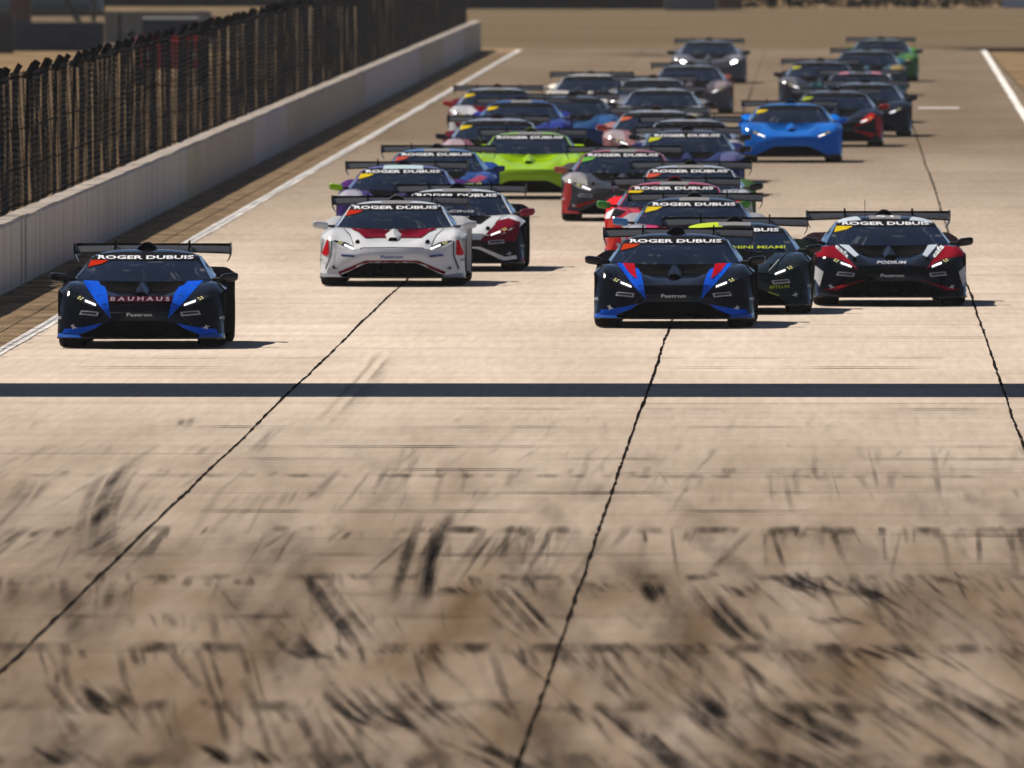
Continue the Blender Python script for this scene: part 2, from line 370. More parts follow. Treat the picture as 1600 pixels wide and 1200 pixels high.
LIP = [[(.69,.155,.15),(.865,.26,.17),(.925,.36,.17),(.957,.60,.18)],[(.66,.10,.125),(.86,.20,.125),(.935,.33,.125),(.96,.60,.125)]]
WIND = [[(0,1.125,.742),(.30,1.155,.746),(.55,1.25,.753),(.757,1.43,.764)],[(0,1.55,.905),(.28,1.57,.90),(.50,1.64,.89),(.685,1.76,.873)],[(0,2.0,1.036),(.28,2.01,1.031),(.48,2.04,1.018),(.605,2.08,1.0)]]
ROOF = [WIND[2],[(0,2.4,1.09),(.29,2.4,1.083),(.49,2.42,1.058),(.612,2.42,1.018)],[(0,2.75,1.085),(.28,2.75,1.075),(.48,2.75,1.045),(.59,2.75,1.0)]]
WIN_T = [(.767,1.45,.772),(.70,1.77,.875),(.622,2.10,1.0),(.628,2.42,1.012),(.606,2.75,.99)]
WIN_B = [(.775,1.46,.765),(.80,1.78,.778),(.805,2.10,.79),(.80,2.42,.80),(.765,2.75,.835)]
PIL = [[(.757,1.43,.764),(.767,1.45,.772)],[(.685,1.76,.873),(.70,1.77,.875)],[(.605,2.08,1.0),(.622,2.10,1.0)],[(.612,2.42,1.018),(.628,2.42,1.012)],[(.59,2.75,1.0),(.606,2.75,.99)]]
SHOULD = [[(.765,1.42,.757),(.86,1.42,.735),(.957,1.42,.665)],[(.80,1.78,.778),(.87,1.78,.755),(.95,1.78,.69)],[(.805,2.10,.79),(.875,2.1,.77),(.94,2.1,.71)],[(.80,2.42,.80),(.88,2.42,.785),(.945,2.42,.735)],[(.765,2.75,.835),(.87,2.75,.82),(.955,2.75,.765)]]
DECK = [[(0,2.75,1.085),(.28,2.75,1.075),(.48,2.75,1.045),(.606,2.75,.99),(.765,2.75,.835),(.87,2.75,.82),(.955,2.75,.765)],
 [(0,3.2,1.0),(.26,3.2,.99),(.45,3.2,.96),(.58,3.2,.92),(.74,3.2,.855),(.87,3.2,.845),(.968,3.2,.79)],
 [(0,3.6,.93),(.26,3.6,.925),(.45,3.6,.905),(.58,3.6,.885),(.74,3.6,.868),(.87,3.6,.86),(.975,3.6,.80)],
 [(0,4.0,.87),(.26,4.0,.87),(.45,4.0,.865),(.58,4.0,.86),(.74,4.0,.858),(.87,4.0,.85),(.96,4.0,.79)],
 [(0,4.42,.83),(.26,4.42,.83),(.45,4.42,.83),(.58,4.42,.828),(.74,4.40,.825),(.86,4.38,.815),(.93,4.34,.77)]]
OY = 2.3
def sh(P): return [[(x, y-OY, z) for x, y, z in r] for r in P]
ME = {}
H = np.array(HOOD)
ME['hood'] = grid_mesh('hood', sh(H[:, :4].tolist()), 5, 4, True)
for q in 'lr': ME['fender_'+q] = grid_mesh('fender', sh(H[:, 3:].tolist()), 5, 4, False, q == 'l')
ME['front_bumper'] = grid_mesh('front_bumper', sh(BUMP), 5, 4, True)
for q in 'lr': ME['bumper_corner_'+q] = grid_mesh('bumper_corner', sh(CORNER), 4, 3, False, q == 'l')
for q in 'lr': ME['bumper_lip_'+q] = grid_mesh('bumper_lip', sh(LIP), 3, 3, False, q == 'l')
ME['windshield'] = grid_mesh('windshield', sh(WIND), 6, 5, True)
ME['roof'] = grid_mesh('roof', sh(ROOF), 5, 5, True)
for q in 'lr': ME['pillar_'+q] = grid_mesh('pillar', sh(PIL), 4, 1, False, q == 'l')
for q in 'lr': ME['side_window_'+q] = grid_mesh('side_window', sh([WIN_T, WIN_B]), 2, 4, False, q == 'l')
for q in 'lr': ME['shoulder_'+q] = grid_mesh('shoulder', sh(SHOULD), 4, 3, False, q == 'l')
ME['engine_cover'] = grid_mesh('engine_cover', sh(DECK), 5, 3, True)
def side_panel(name, y0, y1, n, fl):
    ys = np.linspace(y0, y1, n); P = []
    ty = [.60, .72, .92, 1.15, 1.42, 1.78, 2.1, 2.42, 2.75, 3.2, 3.6, 4.0, 4.34]; tz = [.60, .635, .655, .662, .665, .69, .71, .735, .765, .79, .80, .79, .77]
    tx = [.90, .928, .947, .957, .957, .95, .94, .945, .955, .968, .975, .96, .93]; bx = [.955, .96, .968, .968, .955, .945, .94, .945, .96, .975, .98, .965, .93]
    for y in ys:
        zt = np.interp(y, ty, tz); xt = np.interp(y, ty, tx); xb = np.interp(y, ty, bx); zb = .125
        for yc, R in ((.98, .375), (3.60, .385)):
            if abs(y-yc) < R: zb = max(zb, .33+math.sqrt(R*R-(y-yc)**2)-.0) if True else zb
        if y > 4.0: zb = max(zb, .2+(y-4.0)*.5)
        zb = min(zb, zt-.03)
        P.append([(xt+(xb-xt)*min(1, 1.6*t)-.012*max(0, t-.6), y, zt+(zb-zt)*t) for t in (0, .25, .5, .75, 1)])
    return grid_mesh(name, sh(P), 1, 1, False, fl)
for q in 'lr': ME['side_panel_'+q] = side_panel('side_panel', .60, 1.43, 22, q == 'l')
for q in 'lr': ME['door_'+q] = side_panel('door', 1.45, 2.60, 10, q == 'l')
for q in 'lr': ME['quarter_panel_'+q] = side_panel('quarter_panel', 2.62, 4.34, 34, q == 'l')
shift = lambda pts: [(a-OY, b) for a, b in pts]
# splitter
pl = [(0,0),(.4,.02),(.7,.09),(.88,.2),(.955,.36),(.96,.66)]
pl = [(x, y-OY) for x, y in pl]+[(-x, y-OY) for x, y in reversed(pl[1:])]
ME['splitter'] = MB().prism(pl, 'z', .108, .125).mesh('splitter')
mb = MB(); mb.prism([(-.66,.30),(-.36,.55),(.36,.55),(.66,.30),(.66,.13),(-.66,.13)], 'y', .40-OY, .43-OY)
mb.box((-.62, .62-OY, .118), (.62, 3.75-OY, .20)).box((-.955, 1.40-OY, .118), (.955, 3.18-OY, .16)); 
mb.box((-.62, .44-OY, .125), (.62, 1.15-OY, .45))
mb.box((-.60, 3.2-OY, .3), (.60, 4.3-OY, .70))
for sx in (-1, 1): mb.box((min(sx*.6, sx*.64), .5-OY, .13), (max(sx*.6, sx*.64), 1.5-OY, .60))
ME['underbody'] = mb.mesh('underbody')
mb = MB()
for i in range(9): 
    x = -.56+.14*i; mb.box((x-.004, .25-OY, .13), (x+.004, .39-OY, .30 if abs(x) < .33 else .18))
ME['intake_grille'] = mb.mesh('intake_grille')
# wheels
def lathe(prof, k=28, name='w'):
    v, f = [], []; n = len(prof)
    for i in range(k):
        a = 2*math.pi*i/k
        for x, r in prof: v.append((x, r*math.cos(a), r*math.sin(a)))
    for i in range(k):
        for j in range(n-1): f.append((i*n+j, i*n+j+1, ((i+1) % k)*n+j+1, ((i+1) % k)*n+j))
    return mesh(name, v, f, True)
ME['tyre'] = lathe([(-.155,.235),(-.16,.28),(-.145,.318),(-.11,.33),(.11,.33),(.145,.318),(.16,.28),(.155,.235),(.11,.225)], name='tyre')
mb = MB(); mb.v, mb.f = [], []
rim = lathe([(.155,.235),(.12,.23),(.05,.22),(.05,.06),(.11,.05),(.12,0)], name='rim')
for i in range(10):
    a = 2*math.pi*i/10; mb.tube((.115, .05*math.cos(a), .05*math.sin(a)), (.135, .228*math.cos(a+.1), .228*math.sin(a+.1)), .016, 5, .011)
bm = bmesh.new(); bm.from_mesh(rim); tmp = mb.mesh('t'); bm.from_mesh(tmp); bm.to_mesh(rim); bm.free(); ME['rim'] = rim
# mirrors
def blob(cx, cy, cz, ax, ay, az_, e=.55, n=14, m=10, name='b'):
    v, f = [], []; sg = lambda t: math.copysign(abs(t)**e, t)
    for j in range(m+1):
        ph = -math.pi/2+math.pi*j/m
        for i in range(n):
            th = 2*math.pi*i/n; v.append((cx+ax*sg(math.cos(ph))*sg(math.cos(th)), cy+ay*sg(math.cos(ph))*sg(math.sin(th)), cz+az_*sg(math.sin(ph))))
    for j in range(m):
        for i in range(n): f.append((j*n+i, j*n+(i+1) % n, (j+1)*n+(i+1) % n, (j+1)*n+i))
    return mesh(name, v, f, True)
for s_, nm in ((-1, 'mirror_l'), (1, 'mirror_r')):
    me = blob(s_*.98, 1.45-OY, .785, .105, .075, .052, name='wing_mirror')
    for vv in me.vertices:
        t = (abs(vv.co.x)-.98)/.105; vv.co.z += .012*t; vv.co.y += .03*t
    ME[nm] = me
    ME[nm+'_stalk'] = MB().tube((s_*.79, 1.50-OY, .765), (s_*.92, 1.46-OY, .775), .022, 6, .014).mesh('mirror_stalk')
# rear wing
secs = []
for x in (-.90, -.6, -.3, 0, .3, .6, .90):
    d = .020*(abs(x)/.9)**2; secs.append([(x, y-OY, z) for y, z in ((4.44,1.105-d*.3),(4.30,1.092-d*.6),(4.16,1.062-d),(4.10,1.036-d),(4.12,1.026-d),(4.20,1.036-d),(4.32,1.066-d*.7),(4.44,1.097-d*.3),(4.44,1.105-d*.3))])
ME['rear_wing'] = grid_mesh('rear_wing', secs, 3, 2)
ME['gurney'] = MB().box((-.90, 4.435-OY, 1.093), (.90, 4.447-OY, 1.125)).mesh('gurney_flap')
for s_, nm in ((-1, 'ep_l'), (1, 'ep_r')):
    v, f = [], []
    prof = [(1.135, 0), (1.06, .0), (.99, -.005), (.945, -.022), (.915, -.045)]; yy = [(4.04, 4.50), (4.03, 4.50), (4.08, 4.49), (4.16, 4.46), (4.24, 4.40)]
    for (z, dx), (ya, yb) in zip(prof, yy):
        for t in (0, .012): v += [(s_*(.902+t+dx), ya-OY, z), (s_*(.902+t+dx), yb-OY, z)]
    for i in range(4):
        a = 4*i; f += [(a, a+1, a+5, a+4), (a+2, a+6, a+7, a+3), (a, a+4, a+6, a+2), (a+1, a+3, a+7, a+5)]
    f += [(0, 2, 3, 1), (16, 17, 19, 18)]
    me = mesh('wing_endplate', v, f); ME[nm] = me
for s_, nm in ((-1, 'wm_l'), (1, 'wm_r')):
    ME[nm] = MB().prism(shift([(3.72,.87),(3.95,.86),(4.08,1.08),(4.16,1.125),(4.24,1.12),(4.28,1.08),(4.33,1.09),(4.27,1.155),(4.13,1.165),(4.0,1.11)]), 'x', s_*.43-.009, s_*.43+.009).mesh('wing_mount')
sc_ = []
for y, w, h in ((2.50, .135, .088), (2.56, .14, .094), (2.9, .11, .085), (3.35, .02, .06)):
    zb = np.interp(y, [2.4, 2.75, 3.2, 3.4], [1.083, 1.078, .985, .95])
    sc_.append([(x*w, y-OY, zb+h*z) for x, z in ((-1, -.1), (-.72, .42), (-.36, .88), (0, 1), (.36, .88), (.72, .42), (1, -.1))])
ME['roof_scoop'] = grid_mesh('roof_scoop', sc_, 3, 2)
g0 = sc_[0]; ME['scoop_mouth'] = mesh('scoop_mouth', [(x*.93, y+.004, 1.083+(z-1.083)*.93) for x, y, z in g0], [tuple(range(7))])
# hood fin: pyramid with a hexagonal duct
hexr = [(-.034,.635),(.034,.635),(.064,.605),(.034,.574),(-.034,.574),(-.064,.605)]
vf = [(x*1.12, .60-OY+(.02 if z < .6 else 0), .605+(z-.605)*1.12) for x, z in hexr]+[(0,1.10-OY,.748),(-.115,1.02-OY,.668),(.115,1.02-OY,.668),(0,.40-OY,.570),(0,.80-OY,.695)]
ME['hood_fin'] = mesh('hood_fin', vf, [(0,1,10),(0,10,6),(10,1,6),(0,6,7),(0,7,5),(1,8,6),(1,2,8),(4,9,3),(0,5,4,3,2,1)])
ME['duct'] = mesh('duct', [(x, .588-OY, z) for x, z in hexr], [(5,4,3,2,1,0)])
# ---- projection of livery shapes on to the skin
bmx = bmesh.new()
for k in ['hood', 'front_bumper', 'windshield', 'roof']+[k_+q for k_ in ('fender_', 'bumper_corner_', 'bumper_lip_', 'pillar_', 'shoulder_', 'side_panel_') for q in 'lr']: bmx.from_mesh(ME[k])
bmx.faces.ensure_lookup_table(); BVH = BVHTree.FromBMesh(bmx)
WMX = bmesh.new(); WMX.from_mesh(ME['windshield']); WBVH = BVHTree.FromBMesh(WMX)
def proj(x, z, off, top=False, bvh=None):
    if top: h = BVH.ray_cast(Vector((x, z-OY, 3)), Vector((0, 0, -1)))
    else: h = (bvh or BVH).ray_cast(Vector((x, -5, z)), Vector((0, 1, 0)))
    if h[0] is None: return None
    n = h[1]
    if (n.z < 0 if top else n.y > 0): n = -n
    return h[0]+n*off
def conform(bm, off, top=False, bvh=None, L=.06):
    bmesh.ops.triangulate(bm, faces=bm.faces)
    for _ in range(5):
        e = [x for x in bm.edges if x.calc_length() > L]
        if not e: break
        bmesh.ops.subdivide_edges(bm, edges=e, cuts=1); bmesh.ops.triangulate(bm, faces=bm.faces)
    kill = []
    for v in bm.verts:
        p = proj(v.co.x, v.co.y, off, top, bvh)
        if p is None: kill.append(v)
        else: v.co = p
    if kill: bmesh.ops.delete(bm, geom=kill, context='VERTS')
    lim = .5
    bad = [f for f in bm.faces if max(v.co.y for v in f.verts)-min(v.co.y for v in f.verts) > lim]
    if bad: bmesh.ops.delete(bm, geom=bad, context='FACES')
cache = {}
def shape(poly, off, top=False, name='livery_panel'):
    k = (tuple(poly), off, top)
    if k not in cache:
        bm = bmesh.new(); bm.faces.new([bm.verts.new((x, y, 0)) for x, y in poly]); conform(bm, off, top)
        me = bpy.data.meshes.new(name); bm.to_mesh(me); bm.free(); me.materials.append(None)
        for p in me.polygons: p.use_smooth = True
        cache[k] = me
    return cache[k]
def lettering(txt, cx, cz, w, h, off, slant=0, rot=0, bold=.02, top=False, bvh=None, key=None):
    k = (txt, cx, cz, w, h, off, slant, rot, top)
    if k not in cache:
        cu = bpy.data.curves.new('t', 'FONT'); cu.body = txt; cu.resolution_u = 2; cu.offset = bold; o = bpy.data.objects.new('t', cu); C.objects.link(o)
        dg = bpy.context.evaluated_depsgraph_get(); me0 = bpy.data.meshes.new_from_object(o.evaluated_get(dg)); bpy.data.objects.remove(o)
        co = np.array([v.co[:2] for v in me0.vertices]); lo, hi = co.min(0), co.max(0); co = (co-(lo+hi)/2)/(hi-lo)
        ca, sa = math.cos(rot), math.sin(rot)
        for v, (a, b_) in zip(me0.vertices, co):
            a, b_ = a*w+slant*b_*h, b_*h
            v.co = (cx+a*ca-b_*sa, cz+a*sa+b_*ca, 0)
        bm = bmesh.new(); bm.from_mesh(me0); conform(bm, off, top, bvh, .09)
        me = bpy.data.meshes.new('lettering'); bm.to_mesh(me); bm.free(); me.materials.clear(); me.materials.append(None); cache[k] = me
    return cache[k]

# ---- shared materials
PM = {}
def paint(c, rough=.28):
    k = (c, rough)
    if k not in PM: PM[k] = mat('paint_%d' % len(PM), c, .5, 0, 1.0, spec=.0); PM[k].node_tree.nodes['Principled BSDF'].inputs['Coat IOR'].default_value = 1.33; PM[k].node_tree.nodes['Principled BSDF'].inputs['Coat Roughness'].default_value = .10
    return PM[k]
def matte(c):
    k = ('m', c)
    if k not in PM: PM[k] = mat('side_paint_%d' % len(PM), c, .8, 0, .0, spec=0)
    return PM[k]
def decal(c):
    k = ('d', c)
    if k not in PM: PM[k] = mat('film_%d' % len(PM), c, .6, 0, .0, spec=0)
    return PM[k]
M_carbon = mat('carbon', (.006, .006, .007), .45, 0, .25, spec=.15); M_blk = mat('black_plastic', (.003, .003, .0035), 1, spec=0)
M_rub = mat('tyre_rubber', (.005, .005, .005), .85, spec=.1); M_rim = mat('rim_metal', (.03, .03, .032), .35, .8)
M_lens = mat('headlamp_lens', (.012, .012, .014), .12, 0, 1); M_drl = mat('lamp_bar', (.9, .9, .9), .3, emit=(1, .97, .92), estr=1.1)
M_led = mat('lamp_cluster', (.75, .70, .25), .3, emit=(1, .9, .35), estr=.35); M_hot = mat('lamp_on', (1, 1, 1), .3, emit=(1, .98, .85), estr=40)
M_red = mat('tail_lens', (.35, .01, .01), .25)
def glass():
    m = bpy.data.materials.new('tinted_glass'); m.use_nodes = True; n, l = m.node_tree.nodes, m.node_tree.links; n.clear()
    o = n.new('ShaderNodeOutputMaterial'); t = n.new('ShaderNodeBsdfTransparent'); t.inputs[0].default_value = (.30, .33, .36, 1)
    d = n.new('ShaderNodeBsdfDiffuse'); d.inputs[0].default_value = (.006, .011, .024, 1)
    g = n.new('ShaderNodeBsdfGlossy'); g.inputs['Roughness'].default_value = .03; fr = n.new('ShaderNodeFresnel'); fr.inputs[0].default_value = 2.0
    a = n.new('ShaderNodeMixShader'); a.inputs[0].default_value = .45; b = n.new('ShaderNodeMixShader')
    l.new(t.outputs[0], a.inputs[1]); l.new(d.outputs[0], a.inputs[2]); l.new(fr.outputs[0], b.inputs[0]); l.new(a.outputs[0], b.inputs[1]); l.new(g.outputs[0], b.inputs[2]); l.new(b.outputs[0], o.inputs[0]); return m
M_glass = glass()
ME['tub'] = MB().box((-.70, 1.20-OY, .18), (.70, 2.9-OY, .22)).box((-.72, 1.18-OY, .22), (.72, 1.46-OY, .735)).box((-.60, 2.75-OY, .22), (.60, 2.8-OY, 1.0)).mesh('cockpit_tub')
cg = MB()
for s_ in (-1, 1):
    cg.tube((s_*.66, 1.46-OY, .72), (s_*.54, 2.10-OY, .975), .02).tube((s_*.54, 2.10-OY, .975), (s_*.54, 2.6-OY, .98), .02).tube((s_*.54, 2.6-OY, .98), (s_*.62, 2.62-OY, .25), .02)
cg.tube((-.54, 2.1-OY, .975), (.54, 2.1-OY, .975), .02).tube((-.54, 2.6-OY, .98), (.54, 2.6-OY, .98), .02).tube((-.6, 2.61-OY, .3), (.54, 2.6-OY, .98), .02)
ME['roll_cage'] = cg.mesh('roll_cage')
ME['seat'] = MB().prism(shift([(2.0,.28),(2.5,.24),(2.68,.92),(2.56,.95),(2.40,.45),(2.0,.40)]), 'x', .14, .58).mesh('seat', bevel=.03)
ME['wiper'] = MB().tube((-.05, 1.16-OY, .775), (.14, 1.75-OY, .972), .008, 5).mesh('wiper')
ME['antenna'] = MB().tube((-.25, 2.3-OY, 1.08), (-.25, 2.34-OY, 1.30), .004, 5).mesh('antenna')
mb = MB().box((-.90, 4.34-OY, .36), (.90, 4.40-OY, .80)); ME['rear_fascia'] = mb.mesh('rear_fascia', bevel=.02)
mb = MB().prism(shift([(3.75,.14),(4.42,.36),(4.42,.38),(3.75,.17)]), 'x', -.55, .55)
for i in range(5): mb.prism(shift([(3.85,.15),(4.42,.24),(4.42,.36),(3.85,.18)]), 'x', -.5+.25*i-.006, -.5+.25*i+.006)
ME['diffuser'] = mb.mesh('diffuser')
mir = lambda P: [(-x, z) for x, z in P]

PITCH = {}
def race_car(label, px, roofy, liv, yaw=0):
    s = (roofy-VPY)/(CAM_H-1.093); D = F_PX/s; X = (px-VPX)/s
    a = math.radians(yaw); ly = 2.55-OY
    a += math.radians(random.uniform(-.35, .35)); t = empty('race_car', (X+ly*math.sin(a), D-ly*math.cos(a), 0), a); steer = math.radians(random.uniform(-3, 3))
    tag(t, label, 'race car', 'race cars in the starting pack')
    near = D < 330
    B = liv['body']; g = lambda k, d=None: liv.get(k, d if d is not None else B)
    P = lambda nm, me, m, par=t: link(nm, ME[me] if isinstance(me, str) else me, m, par)
    P('hood', 'hood', paint(g('hood'))); P('front_bumper', 'front_bumper', paint(g('bumper'))); P('engine_cover', 'engine_cover', matte(g('side'))); P('roof', 'roof', paint(g('roof')))
    for q in 'lr':
        P('fender', 'fender_'+q, paint(g('fender'))); P('bumper_corner', 'bumper_corner_'+q, paint(g('corner'))); P('bumper_lip', 'bumper_lip_'+q, paint(g('lip', (.012, .012, .014))))
        P('front_side', 'side_panel_'+q, matte(g('side'))); P('door', 'door_'+q, matte(g('side'))); P('quarter_panel', 'quarter_panel_'+q, matte(g('side')))
        P('shoulder', 'shoulder_'+q, matte(g('side'))); P('roof_pillar', 'pillar_'+q, paint(g('pillar', g('roof')))); P('side_window', 'side_window_'+q, M_glass)
    P('splitter', 'splitter', M_carbon); P('underbody', 'underbody', M_blk); P('intake_grille', 'intake_grille', M_blk)
    w = P('windshield', 'windshield', M_glass); P('cockpit_tub', 'tub', M_blk)
    P('rear_fascia', 'rear_fascia', M_carbon); P('diffuser', 'diffuser', M_carbon)
    for sx in (-1, 1):
        link('tail_light', MB_tail, M_red, t, (sx*.68, 4.405-OY, .70))
    if near: P('roll_cage', 'roll_cage', M_blk); P('seat', 'seat', M_blk)
    if liv.get('antenna'): P('antenna', 'antenna', M_blk)
    rw = P('rear_wing', 'rear_wing', M_carbon); P('gurney_flap', 'gurney', M_blk, rw)
    for k in ('ep_l', 'ep_r'): P('wing_endplate', k, M_carbon, rw)
    for k in ('wm_l', 'wm_r'): P('wing_mount', k, M_blk, rw)
    rs = P('roof_scoop', 'roof_scoop', paint(liv.get('scoop', (.01, .01, .011)))); P('scoop_mouth', 'scoop_mouth', M_blk, rs)
    hf = P('hood_fin', 'hood_fin', paint(g('fin', g('hood'))))
    P('duct', 'duct', M_blk, hf)
    for k, sx in (('mirror_l', -1), ('mirror_r', 1)):
        m_ = P('wing_mirror', k, paint(g('mirror', (.012, .012, .014)))); P('mirror_stalk', k+'_stalk', M_carbon, m_)
    for sx in (-1, 1):
        for yy, r in ((.98, 1), (3.60, 1.04)):
            wh = empty('wheel', (sx*(.795 if r == 1 else .81), yy-OY, .33*r), 0, t); wh.rotation_euler = (random.uniform(0, 6), 0, 0 if sx > 0 else math.pi); wh.scale = (1, r, r)
            if sx < 0: wh.rotation_euler = (random.uniform(0, 6), 0, math.pi)
            if yy < 2: wh.rotation_euler.z += steer
            P('tyre', 'tyre', M_rub, wh); P('rim', 'rim', M_rim, wh)
        mm = (lambda q: q) if sx > 0 else mir
        hl = P('headlight', shape(tuple(mm([(.455,.478),(.63,.515),(.79,.59),(.77,.60),(.62,.575),(.50,.515)])), .004, name='headlight'), M_lens)
        P('lamp_bar', shape(tuple(mm([(.503,.478),(.632,.523),(.632,.546),(.503,.497)])), .009), M_hot if liv.get('lamps') else M_drl, hl)
        for dx, dz in ((0, 0), (.028, .012), (.012, .028), (-.022, .014)):
            P('lamp_cluster', shape(tuple(mm([(.675+dx,.545+dz),(.693+dx,.545+dz),(.693+dx,.555+dz),(.675+dx,.555+dz)])), .009), M_hot if liv.get('lamps') else M_led, hl)
        if near: P('hood_latch', shape(tuple(mm([(.43,.565),(.46,.555),(.49,.565),(.485,.595),(.46,.61),(.435,.595)])), .005), M_blk)
    # dark sun band with white lettering
    P('sun_band', shape(((-.66,.972),(.66,.972),(.63,1.034),(.3,1.06),(-.3,1.06),(-.63,1.034)), .004), decal((.012, .013, .016)), w)
    if D < 350: P('lettering', lettering('ROGER DUBUIS', 0, 1.003, 1.10, .039, .008, 0, 0, .03), decal((.80, .82, .86)), w)
    if liv.get('sticker'):
        P('sticker', shape(((-.66,.97),(-.42,.97),(-.50,.93),(-.55,.92),(-.69,.885)), .008), decal(liv['sticker']), w)
    # hood outlet near the cowl
    vent = decal(liv.get('vent', (.008, .008, .009)))
    for q in (1, -1):
        P('hood_outlet', shape(tuple((q*x, z) for x, z in ((.02,.735),(.50,.735),(.45,.70),(.36,.635),(.10,.628),(.06,.66))), .005), vent)
    for i, (poly, col) in enumerate(liv.get('polys', [])):
        for q in (1, -1): P('livery_panel', shape(tuple((q*x, z) for x, z in poly), .006+.003*i), decal(col))
    for poly, col in liv.get('single', []): P('livery_panel', shape(tuple(poly), .016), decal(col))
    for i, (poly, col) in enumerate(liv.get('top', [])): P('roof_panel', shape(tuple(poly), .006+.003*i, True), decal(col))
    for a_ in liv.get('text', []):
        txt, cx, cz, tw, th, col = a_[:6]; P('lettering', lettering(txt, cx, cz, tw, th, .02, *(a_[6:])), decal(col))
    if near:
        wc = liv.get('mark', (.62, .63, .66))
        if liv.get('fastron') is not False: P('lettering', lettering('Fastron', 0, .385, .29, .034, .02), decal(liv.get('fastron', wc)))
        for q in (1, -1):
            for pg in (((0,.513),(.38,.509),(.462,.490),(.462,.483),(.38,.502),(0,.506)), ((.505,.535),(.565,.665),(.655,.742),(.663,.739),(.572,.66),(.512,.532))):
                P('panel_gap', shape(tuple((q*x, z) for x, z in pg), .005), M_blk)
            P('name_plate', shape(tuple((q*x, z) for x, z in ((.46,.41),(.665,.425),(.69,.38),(.475,.365))), .014), decal(liv.get('plate', (.42, .43, .46))))
            P('name_bar', shape(tuple((q*x, z) for x, z in ((.485,.400),(.655,.412),(.665,.392),(.49,.378))), .018), decal(liv.get('bar', (.03, .035, .06))))
            P('star_mark', shape(tuple((q*x, z) for x, z in ((.70,.225),(.735,.24),(.75,.27),(.755,.243),(.79,.25),(.76,.228),(.765,.205),(.74,.222))), .02), decal(wc))
            P('lettering', lettering('MTZ', q*.915, .34, .05, .03, .02), decal(wc))
    return t
MB_tail = MB().prism([(-.16, -.02), (.16, -.045), (.16, .01), (0, .03), (-.16, .02)], 'y', 0, .02).mesh('tail_light')

K = (.004, .0045, .007); WH = (.72, .74, .76); MAR = (.16, .006, .022); BLU = (.006, .085, .60); NAVY = (.012, .02, .09); RED = (.50, .012, .02); YEL = (.62, .46, .02)
SIL = (.40, .41, .43); GR = (.07, .072, .078); PALE = (.45, .52, .60)
stripe = [(.69,.750),(.455,.742),(.385,.61),(.365,.545),(.325,.342),(.40,.42),(.52,.55),(.63,.68)]
low = [(.315,.312),(.42,.290),(.62,.245),(.86,.215),(.885,.172),(.865,.171),(.69,.152),(.52,.224),(.40,.277),(.335,.307)]
lipb = (.012, .09, .42)
numpatch = [((-.20,2.12),(.20,2.12),(.20,2.42),(-.20,2.42)), (.22, .225, .235)]
contour = [[(.79,.585),(.803,.585),(.806,.405),(.875,.225),(.86,.215),(.793,.40)], (.01, .01, .012)]
outline = [[(0,.345),(.35,.340),(.705,.19),(.69,.155),(.52,.226),(.335,.307),(0,.317)], MAR]
